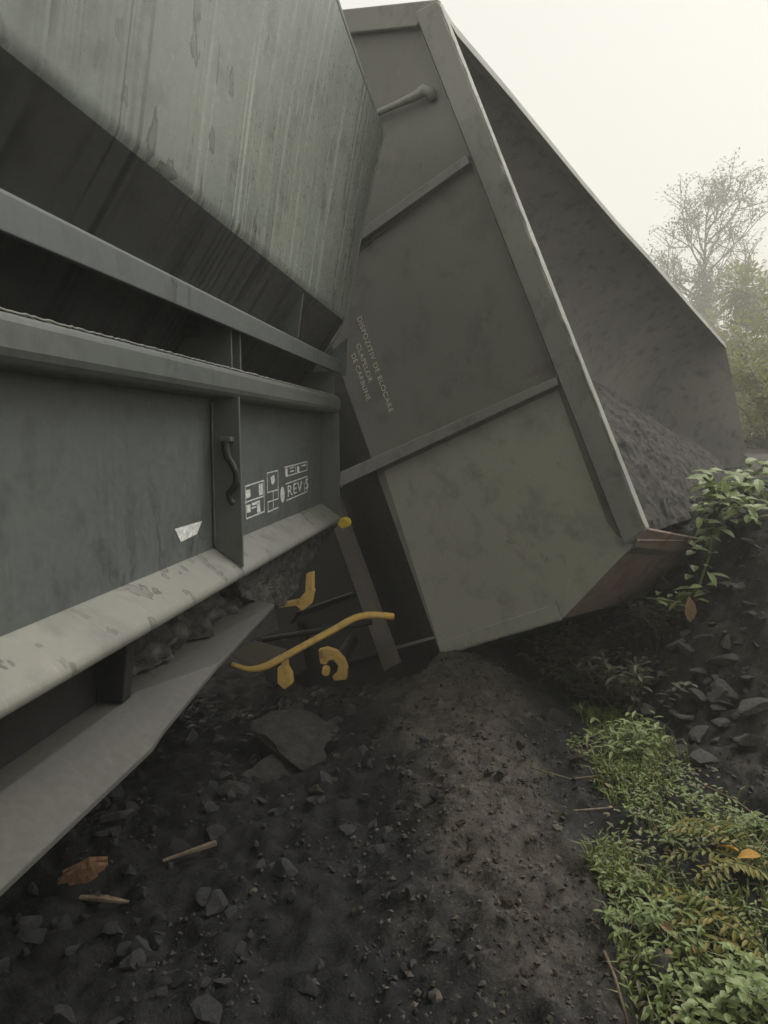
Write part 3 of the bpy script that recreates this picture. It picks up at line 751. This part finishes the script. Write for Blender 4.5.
# fine gravel: beyond counting
mb = MB(); rg = random.Random(11); k = 0
OC = [Vector(q) for q in ((1, 0, 0), (-1, 0, 0), (0, 1, 0), (0, -1, 0), (0, 0, .7), (0, 0, -.7))]
OF = [(0, 2, 4), (2, 1, 4), (1, 3, 4), (3, 0, 4), (2, 0, 5), (1, 2, 5), (3, 1, 5), (0, 3, 5)]
while k < 3400:
    y = 1.6+3.8*rg.random()**1.3; x = rg.uniform(-1.7, 2.6)
    if not in_view(Vector((x, y, gh(x, y))), 20): continue
    if in_strip(x, y) and rg.random() > .25: continue
    if rg.random() > .45+1.6*noise.noise(Vector((x*2.3, y*2.3, 12))): continue
    if abs(x-.48) < .34 and rg.random() < .85: continue
    s = rg.choice((.004, .005, .006, .008, .010, .013))*(1 if y < 3 else 1.25)
    mr = Matrix.Rotation(rg.uniform(0, 6.28), 3, 'Z') @ Matrix.Rotation(rg.uniform(-.8, .8), 3, 'X')
    c_ = Vector((x, y, gh(x, y)+s*.2))
    mb.add([c_+mr @ Vector((q.x*s*rg.uniform(.6, 1.3), q.y*s*rg.uniform(.6, 1.3), q.z*s*rg.uniform(.6, 1.2))) for q in OC], OF); k += 1
tag(mb.build('gravel', M['gravel'], None, fix=False), 'fine black coal gravel spread over the dirt', 'gravel', None, 'stuff')

mb = MB(); k = 0
while k < 2600:
    y = 1.6+3.4*rg.random()**1.2; x = rg.gauss(.48, .26)
    if not in_view(Vector((x, y, gh(x, y))), 20) or in_strip(x, y): continue
    s = rg.choice((.004, .005, .007, .010, .014))
    mr = Matrix.Rotation(rg.uniform(0, 6.28), 3, 'Z') @ Matrix.Rotation(rg.uniform(-.8, .8), 3, 'X')
    c_ = Vector((x, y, gh(x, y)+s*.1))
    mb.add([c_+mr @ Vector((q.x*s*rg.uniform(.6, 1.3), q.y*s*rg.uniform(.6, 1.3), q.z*s*rg.uniform(.5, 1.1))) for q in OC], OF); k += 1
tag(mb.build('dirt_crumbs', M['crumb'], None, fix=False), 'brown earth crumbs on the mound', 'crumbs', None, 'stuff')

# ------------------------------------------------------------------ grass and plants
mb = MB(); rg = random.Random(21); k = 0
while k < 3400:
    y = rg.uniform(1.55, 4.5); x = rg.uniform(.5, 1.75)
    if not in_strip(x, y) or not in_view(Vector((x, y, 0)), 60): continue
    dens = .4+1.5*noise.noise(Vector((x*2.6, y*2.6, 8)))
    if rg.random() > dens: continue
    h = rg.uniform(.03, .10); a = rg.uniform(0, 6.28); lean = rg.uniform(.3, 1.1); w = rg.uniform(.002, .005)
    b0 = Vector((x, y, gh(x, y)-.004)); d = Vector((math.cos(a), math.sin(a), 0)); sd = Vector((-d.y, d.x, 0))
    p1 = b0+d*h*lean*.3+Vector((0, 0, h*.6)); p2 = b0+d*h*lean+Vector((0, 0, h*(1-.35*lean)))
    mb.add([b0-sd*w, b0+sd*w, p1+sd*w*.8, p1-sd*w*.8, p2], [(0, 1, 2, 3), (3, 2, 4)]); k += 1
tag(mb.build('grass', M['grass'], None, fix=False), 'short grass growing in the strip along the bank', 'grass', None, 'stuff')
mb = MB(); k = 0
while k < 1050:      # ground cover leaves
    y = rg.uniform(1.55, 4.4); x = rg.uniform(.5, 1.75)
    if not in_strip(x, y) or not in_view(Vector((x, y, 0)), 60): continue
    if rg.random() > .40+1.7*noise.noise(Vector((x*2.2+7, y*2.2, 2))): continue
    a = rg.uniform(0, 6.28); z = gh(x, y)+rg.uniform(.004, .05)
    mb.leaf(Vector((x, y, z)), Vector((math.cos(a), math.sin(a), rg.uniform(-.1, .5))), Vector((0, 0, 1)), rg.uniform(.015, .036), rg.uniform(.007, .017)); k += 1
tag(mb.build('ground_cover', M['weed'], None, fix=False), 'low leafy ground cover between the grass blades', 'ground cover', None, 'stuff')
mb = MB(); k = 0
while k < 1300:
    y = rg.uniform(1.55, 4.4); x = rg.uniform(.6, 1.75)
    if not in_strip(x, y): continue
    a = rg.uniform(0, 6.28); z = gh(x, y)+rg.uniform(.0, .02)
    mb.leaf(Vector((x, y, z)), Vector((math.cos(a), math.sin(a), rg.uniform(-.1, .2))), Vector((0, 0, 1)), rg.uniform(.015, .04), rg.uniform(.008, .018)); k += 1
tag(mb.build('leaf_litter', M['litter'], None, fix=False), 'withered leaf litter lying in the grass strip', 'leaf litter', None, 'stuff')

def weed_meshes(seed, nst, h, L, W_, spread, per, m=None):
    rs = random.Random(seed); st = MB(); lf = MB()
    for i in range(nst):
        a = rs.uniform(0, 6.28); q = Vector((rs.uniform(-.3, .3)*spread, rs.uniform(-.3, .3)*spread, 0))
        hh = h*rs.uniform(.6, 1.1); tip = q+Vector((math.cos(a)*spread*rs.uniform(.3, 1), math.sin(a)*spread*rs.uniform(.3, 1), hh))
        midp = q.lerp(tip, .5)+Vector((0, 0, hh*.15))
        st.tube([q-Vector((0, 0, .02)), midp, tip], [.004*h/.2, .003*h/.2, .0015*h/.2], 5)
        for k in range(per):
            t = .25+.75*k/(per-1) if per > 1 else 1
            pt = q.lerp(midp, t*2) if t < .5 else midp.lerp(tip, t*2-1)
            b = a+k*2.4+rs.uniform(-.4, .4); el = rs.uniform(.0, .7)
            lf.leaf(pt, Vector((math.cos(b), math.sin(b), el)), Vector((0, 0, 1)), L*rs.uniform(.6, 1.1), W_*rs.uniform(.7, 1.1), rs.uniform(.2, .5))
    return st, lf
def weed(name, x, y, st, lf, ms, ml, label, cat, group=None, s=1., rz=0., z=None):
    e = empty(name, (x, y, gh(x, y) if z is None else z), rz); e.scale = (s, s, s); tag(e, label, cat, group)
    st.build('stem', M[ms], e, smooth=True, fix=False); lf.build('foliage', M[ml], e, fix=False)
    return e
def clone(o, loc, rz, s):
    c = o.copy(); C.objects.link(c); c.location = loc; c.rotation_euler = (0, 0, rz); c.scale = (s, s, s)
    for ch in list(o.children):
        d = ch.copy(); C.objects.link(d); d.parent = c
    return c
# bright clump at the head of the strip
p = spot(635, 765); st_, lf_ = weed_meshes(1, 16, .20, .07, .022, .20, 7)
weed('leafy_weed', p.x, p.y, st_, lf_, 'stem', 'weed', 'bright green leafy clump at the far end of the grass strip under the wagon', 'weed')
p = spot(620, 745); st_, lf_ = weed_meshes(31, 10, .17, .06, .018, .16, 7)
weed('leafy_weed', p.x, p.y, st_, lf_, 'stem', 'weed', 'small narrow leaved clump left of the bright clump under the wagon', 'weed')
p = spot(652, 940); st_, lf_ = weed_meshes(2, 9, .10, .045, .013, .10, 7)
weed('leafy_weed', p.x, p.y, st_, lf_, 'stem', 'weed', 'light green narrow leaved weed left of the tan leaf', 'weed')
st_, lf_ = weed_meshes(3, 7, .09, .045, .026, .10, 5)
sp = [(700, 1015), (735, 1005), (762, 1012), (725, 1030), (752, 990), (690, 1035)]
lab = ['broad leaved pale weed, leftmost of the clump at the bottom right corner', 'broad leaved pale weed in the middle of the bottom right clump', 'broad leaved pale weed at the right edge in the bottom corner',
       'broad leaved pale weed cut by the bottom edge of the picture', 'broad leaved pale weed at the back of the bottom right clump', 'broad leaved pale weed in front of the leftmost one, at the bottom edge']
p = spot(*sp[0]); w0 = weed('broadleaf_weed', p.x, p.y, st_, lf_, 'stem', 'broad', lab[0], 'weed', 'broad leaved weeds in the bottom corner')
for (px, py), l in list(zip(sp, lab))[1:]:
    p = spot(px, py); c_ = clone(w0, (p.x, p.y, gh(p.x, p.y)), random.uniform(0, 6), random.uniform(.8, 1.1)); c_['label'] = l
st_, lf_ = weed_meshes(4, 6, .10, .04, .014, .09, 7)
p = spot(680, 850); w0 = weed('leafy_weed', p.x, p.y, st_, lf_, 'stem', 'weed', 'small green weed growing in the middle of the grass strip', 'weed', 'small green weeds in the grass strip')
rg2 = random.Random(8); k = 0
while k < 26:
    y = rg2.uniform(1.9, 4.2); x = rg2.uniform(.65, 1.6)
    if not in_strip(x, y): continue
    c_ = clone(w0, (x, y, gh(x, y)), rg2.uniform(0, 6), rg2.uniform(.6, 1.2)); k += 1
# yellowing fern fronds at the right edge
def frond(st, lf, base, a, L, rise, rs, n=17, ll=.045, lw=.013):
    d = Vector((math.cos(a), math.sin(a), 0)); pts = []
    for k in range(n+1):
        t = k/n; pts.append(base+d*(L*t)+Vector((0, 0, rise*math.sin(t*2.2)-.05*t*t)))
    st.tube(pts, [.003*(1-.7*k/n) for k in range(n+1)], 5); sd = Vector((-d.y, d.x, 0))
    for k in range(2, n+1):
        for s in (-1, 1):
            lf.leaf(pts[k]+Vector((rs.gauss(0, .004), rs.gauss(0, .004), 0)), sd*s*rs.uniform(.7, 1.1)+d*rs.uniform(.1, .8)+Vector((0, 0, rs.uniform(-.4, .35))), Vector((0, 0, 1)), ll*(1-.5*abs(k/n-.45))*rs.uniform(.8, 1.1), lw, .3)
for (px, py), aa, sd_, l, mm in (((770, 880), (2.2, 2.5, 2.85, 3.2, 1.8, 3.5), 5, 'yellowing fern with golden leaflets at the right edge of the grass strip', 'fern'), ((775, 960), (2.5, 3.1, 2.0, 2.8), 6, 'yellow green fern at the right edge above the broad leaved weeds', 'fern')):
    p = spot(px, py); rs = random.Random(sd_); st_ = MB(); lf_ = MB()
    for a in aa: frond(st_, lf_, Vector((0, 0, 0)), a, rs.uniform(.26, .38), rs.uniform(.08, .16), rs)
    weed('fern', p.x, p.y, st_, lf_, 'stem', mm, l, 'fern')
# fallen leaves
def fallen(px, py, m, L, W_, a, label, z=.03, tilt=.2):
    p = spot(px, py); mb = MB(); mb.leaf(Vector((-L/2, 0, 0)), Vector((1, 0, tilt)), Vector((0, 0, 1)), L, W_, .35, .25)
    o = mb.build('fallen_leaf', M[m], None, fix=False); o.location = p+Vector((0, 0, z)); o.rotation_euler = (R(20), 0, a); tag(o, label, 'leaf'); return o
fallen(748, 880, 'drygold', .10, .04, .3, 'curled bright orange fallen leaf by the yellow fern', .09)
fallen(728, 872, 'drygold', .07, .035, 2.3, 'small orange fallen leaf left of the curled one', .09)
fallen(665, 943, 'tan', .085, .024, -1.1, 'narrow tan leaf lying in the grass left of centre of the strip', .05)
fallen(668, 962, 'tan', .03, .02, .4, 'tiny tan leaf fragment beside the dark round stone', .03)
# vine climbing at the rim corner
VB = spot(690, 612)
VB = at_y(692, 604, 4.62)
e = empty('climbing_vine', VB); tag(e, 'leafy green vine growing up beside the corner of the overturned wagon', 'vine')
rs = random.Random(12); st_ = MB(); lf_ = MB()
def vline(P, nleaf, L0):
    pts = [at_y(*q)-VB for q in P]; st_.tube(pts, [.012*(1-.7*i/len(pts)) for i in range(len(pts))], 6)
    for k in range(nleaf):
        t = rs.uniform(.08, 1)*(len(pts)-1); i = min(int(t), len(pts)-2); q = pts[i].lerp(pts[i+1], t-i)+Vector((rs.gauss(0, .03), rs.gauss(0, .06), rs.gauss(0, .03)))
        a = rs.uniform(0, 6.28)
        lf_.leaf(q, Vector((math.cos(a), math.sin(a)*.6, rs.uniform(-.3, .6))), Vector((0, -.3, 1)), L0*rs.uniform(.5, 1.15), L0*rs.uniform(.3, .5), rs.uniform(.2, .5))
vline([(684, 606, 4.6), (700, 584, 4.6), (709, 556, 4.65), (713, 524, 4.7), (716, 498, 4.7), (728, 480, 4.75)], 44, .13)
vline([(716, 498, 4.7), (712, 484, 4.65), (702, 476, 4.6)], 24, .13)
vline([(716, 500, 4.7), (735, 484, 4.8), (755, 482, 4.9), (775, 490, 5.0), (800, 500, 5.2)], 60, .14)
vline([(740, 483, 4.9), (760, 470, 5.), (790, 462, 5.1)], 42, .14)
vline([(713, 520, 4.7), (722, 506, 4.65), (735, 502, 4.6), (748, 510, 4.55)], 26, .11)
vline([(740, 483, 4.9), (748, 498, 4.85), (757, 520, 4.8), (760, 540, 4.8)], 30, .12)
vline([(716, 498, 4.7), (706, 503, 4.62), (699, 515, 4.6)], 12, .10)
vline([(684, 604, 4.6), (665, 600, 4.55), (645, 598, 4.55)], 12, .08)
st_.build('stem', M['stem'], e, fix=False, smooth=True); lf_.build('foliage', M['broad'], e, fix=False)
mb = MB(); P = at_y(689, 596, 4.5); mb.leaf(Vector((0, 0, 0)), Vector((.12, 0, -1)), Vector((0, -1, 0)), .17, .075, .1, .2); o = mb.build('withered_leaf', M['tan'], None, fix=False); o.location = P
tag(o, 'withered brown leaf hanging below the wagon corner', 'leaf')
# shaded weeds in the hollow below the wagon
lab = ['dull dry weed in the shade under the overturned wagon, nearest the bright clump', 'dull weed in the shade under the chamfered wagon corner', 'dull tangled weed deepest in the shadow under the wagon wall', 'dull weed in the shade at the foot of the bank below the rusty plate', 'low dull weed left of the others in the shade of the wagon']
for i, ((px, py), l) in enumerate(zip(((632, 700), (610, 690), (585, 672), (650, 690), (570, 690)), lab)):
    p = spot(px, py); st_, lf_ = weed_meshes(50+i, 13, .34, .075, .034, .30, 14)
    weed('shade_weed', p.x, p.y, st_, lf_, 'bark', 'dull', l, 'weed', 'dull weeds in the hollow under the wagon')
# twigs
def twig(P, r_, label):
    pts = [spot(x, y)+Vector((0, 0, z)) for x, y, z in P]; c0 = pts[0]; mb = MB(); mb.tube([q-c0 for q in pts], [r_*(1-.5*i/len(pts)) for i in range(len(pts))], 6)
    o = mb.build('twig', M['twig'], None, smooth=True); o.location = c0; tag(o, label, 'twig')
twig([(628, 668, .15), (655, 661, .17), (690, 654, .2)], .008, 'upper dry twig sticking out of the shaded weeds under the wagon')
twig([(633, 698, .1), (660, 700, .1), (688, 708, .1)], .007, 'lower dry twig sticking out of the shaded weeds under the wagon')
twig([(604, 955, .01), (615, 985, .02), (628, 1030, .015)], .006, 'brown twig standing at the left edge of the grass near the bottom')
twig([(552, 815, .012), (580, 815, .02), (612, 811, .015)], .005, 'pale straight twig lying on the dirt left of the grass strip')
twig([(530, 770, .012), (570, 782, .014), (600, 778, .012)], .004, 'thin brown twig on the dirt mound in front of the wagon')
twig([(705, 795, .04), (735, 812, .05), (772, 838, .04)], .006, 'dry stem lying along the foot of the bank beside the fern')

# ------------------------------------------------------------------ trees beyond
def tree(name, base, h, seed, label, lean=(0, 0), crown_leaf=900, leaf=.10, branches=10, trunk_r=.16, ivy=0, spread=.42, bl=None, m='foliage', first=.35, sub=4):
    rs = random.Random(seed); e = empty(name, base); tag(e, label, 'tree', 'trees beyond the wagons'); tk = MB(); lf = MB(); tips = []
    tp = [Vector((lean[0]*t*t*h+.12*math.sin(3*t+seed), lean[1]*t*t*h, h*t*.92)) for t in [k/8 for k in range(9)]]
    tk.tube(tp, [trunk_r*(1-.9*k/8)+.012 for k in range(9)], 8)
    def grow(p, d, L, r_, lev):
        pts = [p]; q = p.copy(); dd = d.copy()
        for k in range(4):
            dd = (dd+Vector((rs.gauss(0, .18), rs.gauss(0, .18), rs.gauss(.06, .12)))).normalized(); q = q+dd*(L/4); pts.append(q.copy())
        tk.tube(pts, [r_*(1-.75*k/4)+.004 for k in range(5)], 5, cap=False)
        if lev == 0: tips.append((pts[2], L)); tips.append((pts[4], L)); return
        for k in range(sub):
            t = rs.uniform(.35, 1.0)*4; i = min(int(t), 3); pp = pts[i].lerp(pts[i+1], t-i)
            nd = (dd+Vector((rs.gauss(0, .65), rs.gauss(0, .65), rs.gauss(.1, .45)))).normalized()
            grow(pp, nd, L*rs.uniform(.45, .7), r_*.5, lev-1)
    for k in range(branches):
        t = first+(1-first)*(k+rs.random())/branches; i = min(int(t*8), 7); p = tp[i].lerp(tp[i+1], t*8-i)
        a = rs.uniform(0, 6.28); up = .35+.9*t
        grow(p, Vector((math.cos(a), math.sin(a), up)).normalized(), h*spread*(1.15-.75*t)*rs.uniform(.7, 1.1), trunk_r*.42*(1.1-.6*t), 2)
    for k in range(crown_leaf):
        p, L = rs.choice(tips); q = p+Vector((rs.gauss(0, .22), rs.gauss(0, .22), rs.gauss(0, .18)))*min(1, L)
        a = rs.uniform(0, 6.28); lf.leaf(q, Vector((math.cos(a), math.sin(a), rs.uniform(-.7, .5))), Vector((0, 0, 1)), leaf*rs.uniform(.7, 1.5), leaf*rs.uniform(.4, .7))
    tk.build('trunk', M['bark'], e, smooth=True, fix=False); lf.build('crown', M[m], e, fix=False)
    if ivy:
        iv = MB()
        for k in range(ivy):
            t = .15+.66*(1-math.sqrt(rs.random())); i = min(int(t*8), 7); p = tp[i].lerp(tp[i+1], t*8-i); a = rs.uniform(0, 6.28); rr = trunk_r+abs(rs.gauss(0, .50))*max(.15, 1.35-(t-.25)*1.9)
            nz = 1+.5*noise.noise(Vector((a*.8, t*9, seed)))
            q = p+Vector((math.cos(a)*rr*nz, math.sin(a)*rr*nz, rs.gauss(0, .1)))
            iv.leaf(q, Vector((math.cos(a), math.sin(a), rs.uniform(-.9, .2))), Vector((0, 0, 1)), .32*rs.uniform(.6, 1.3), .26)
        iv.build('ivy', M['ivy'], e, fix=False)
    return e
def gpt(px, Y):
    x = (px-CX)/F*Y; return Vector((x, Y, gh(x, Y)-.1))
tree('locust_tree', gpt(694, 56), 18.0, 12, 'tall thin half bare tree with an ivy covered trunk above the wagon', crown_leaf=5200, leaf=.20, branches=18, trunk_r=.30, ivy=6000, spread=.40, first=.42, sub=5)
tree('locust_tree', gpt(808, 44), 11.5, 9, 'half bare tree at the right edge with a leafy branch reaching in', crown_leaf=1500, leaf=.13, branches=10, trunk_r=.13, spread=.45)
tree('locust_tree', gpt(735, 66), 15.0, 14, 'short leafy tree behind the bushes at the right edge', crown_leaf=2600, leaf=.15, branches=12, trunk_r=.12, spread=.45, first=.2)
tree('locust_tree', gpt(655, 62), 11.5, 23, 'low leafy tree just showing above the far end of the wagon', crown_leaf=2000, leaf=.15, branches=10, trunk_r=.12, spread=.4, first=.25)
tree('locust_tree', gpt(900, 50), 17, 33, 'tree outside the right edge beyond the bank', crown_leaf=1800, leaf=.14, branches=11, trunk_r=.15, spread=.42)
def bush(px, Y, rx, h, seed, label, nleaf=3200, L=.23):
    rs = random.Random(seed); b0 = gpt(px, Y); e = empty('bush', b0); tag(e, label, 'bush', 'bushes beyond the wagons'); st_ = MB(); lf_ = MB(); cl = []
    for k in range(26):
        a = rs.uniform(0, 6.28); r_ = rx*math.sqrt(rs.random()); z = h*rs.uniform(.08, 1)*(1-.45*(r_/rx)**2); c_ = Vector((math.cos(a)*r_, math.sin(a)*r_, z)); cl.append((c_, rs.uniform(.22, .5)*h*.35))
        st_.tube([Vector((c_.x*.15, c_.y*.15, 0)), c_*.55+Vector((0, 0, .1)), c_], [.03, .018, .006], 5, cap=False)
    for k in range(nleaf):
        c_, r_ = rs.choice(cl); d = Vector((rs.gauss(0, 1), rs.gauss(0, 1), rs.gauss(0, 1))); d.normalize(); q = c_+d*r_*rs.random()**.4
        if q.z < .05: continue
        lf_.leaf(q, d+Vector((0, 0, rs.uniform(-.5, .3))), Vector((0, 0, 1)), L*rs.uniform(.6, 1.3), L*rs.uniform(.4, .7))
    st_.build('branches', M['bark'], e, fix=False); lf_.build('foliage', M['bush'], e, fix=False)
bush(752, 28, 2.3, 5.8, 1, 'nearest pale green bush just right of the wagon far end', 4200)
bush(790, 24, 2.3, 5.6, 2, 'pale green bush cut by the right edge, beyond the vine', 4200)
bush(745, 38, 3.3, 9.0, 3, 'taller pale bush behind the nearest one, under the tree', 5200, .32)
bush(715, 44, 3.5, 7.4, 4, 'hazy bush mostly hidden behind the wagon far end', 3000, .34)
bush(860, 31, 3.2, 6.5, 5, 'bush outside the right edge near the bank', 2600, .3)

bush(778, 15, 1.5, 2.3, 7, 'low pale bush at the right edge behind the vine, in front of the taller bushes', 4200, .13)
bush(742, 20, 1.6, 2.6, 8, 'low pale bush beside the far end of the wagon, below the tall tree', 3600, .15)
# ================================================================== AIR, SKY, LIGHT, CAMERA
mb = MB(); mb.box(-80, 80, -40, 100, -2.6, 24)
m = bpy.data.materials.new('smoky air'); m.use_nodes = True; nt = m.node_tree
for n_ in list(nt.nodes):
    if n_.type == 'BSDF_PRINCIPLED': nt.nodes.remove(n_)
pv = nt.nodes.new('ShaderNodeVolumePrincipled'); pv.inputs['Density'].default_value = .0075; pv.inputs['Color'].default_value = (.96, .95, .895, 1); pv.inputs['Anisotropy'].default_value = .3
nt.links.new(pv.outputs[0], nt.nodes['Material Output'].inputs['Volume'])
hz = mb.build('haze', m, None); tag(hz, 'pale smoky haze hanging over the scene', 'haze', None, 'stuff')

SUN_EL, SUN_AZ = R(52), R(58)         # azimuth measured from +Y towards +X
W = bpy.data.worlds.new('World'); bpy.context.scene.world = W; W.use_nodes = True; nt = W.node_tree
sky = nt.nodes.new('ShaderNodeTexSky'); sky.sky_type = 'NISHITA'; sky.sun_disc = False
sky.sun_elevation = SUN_EL; sky.sun_rotation = SUN_AZ; sky.dust_density = 4; sky.air_density = 1.0; sky.ozone_density = .6
hs = nt.nodes.new('ShaderNodeHueSaturation'); hs.inputs['Saturation'].default_value = .3
ovc = nt.nodes.new('ShaderNodeMix'); ovc.data_type = 'RGBA'; ovc.inputs[0].default_value = .88
ovc.inputs[7].default_value = (4.2, 4.08, 3.68, 1)          # even overcast over the clear sky
bg = nt.nodes['Background']; bg.inputs['Strength'].default_value = .12
nt.links.new(sky.outputs[0], hs.inputs['Color']); nt.links.new(hs.outputs[0], ovc.inputs[6]); nt.links.new(ovc.outputs[2], bg.inputs['Color'])
ld = bpy.data.lights.new('sun', 'SUN'); ld.energy = 1.5; ld.angle = R(50); ld.color = (1, .975, .94)
lo = bpy.data.objects.new('sun', ld); C.objects.link(lo)
sd = Vector((math.sin(SUN_AZ)*math.cos(SUN_EL), math.cos(SUN_AZ)*math.cos(SUN_EL), math.sin(SUN_EL)))
lo.rotation_euler = (-sd).to_track_quat('-Z', 'Y').to_euler()

cd = bpy.data.cameras.new('camera'); co = bpy.data.objects.new('camera', cd); C.objects.link(co)
co.location = CAM; co.rotation_euler = (R(90)-PITCH, 0, 0)
cd.sensor_fit = 'VERTICAL'; cd.sensor_height = 36; cd.lens = F/1024*36; cd.clip_start = .05; cd.clip_end = 1000
sc = bpy.context.scene; sc.camera = co
sc.view_settings.view_transform = 'Standard'; sc.view_settings.look = 'None'; sc.view_settings.exposure = .88; sc.view_settings.gamma = 1
sc.cycles.use_denoising = True
sc.cycles.max_bounces = 6; sc.cycles.volume_bounces = 1
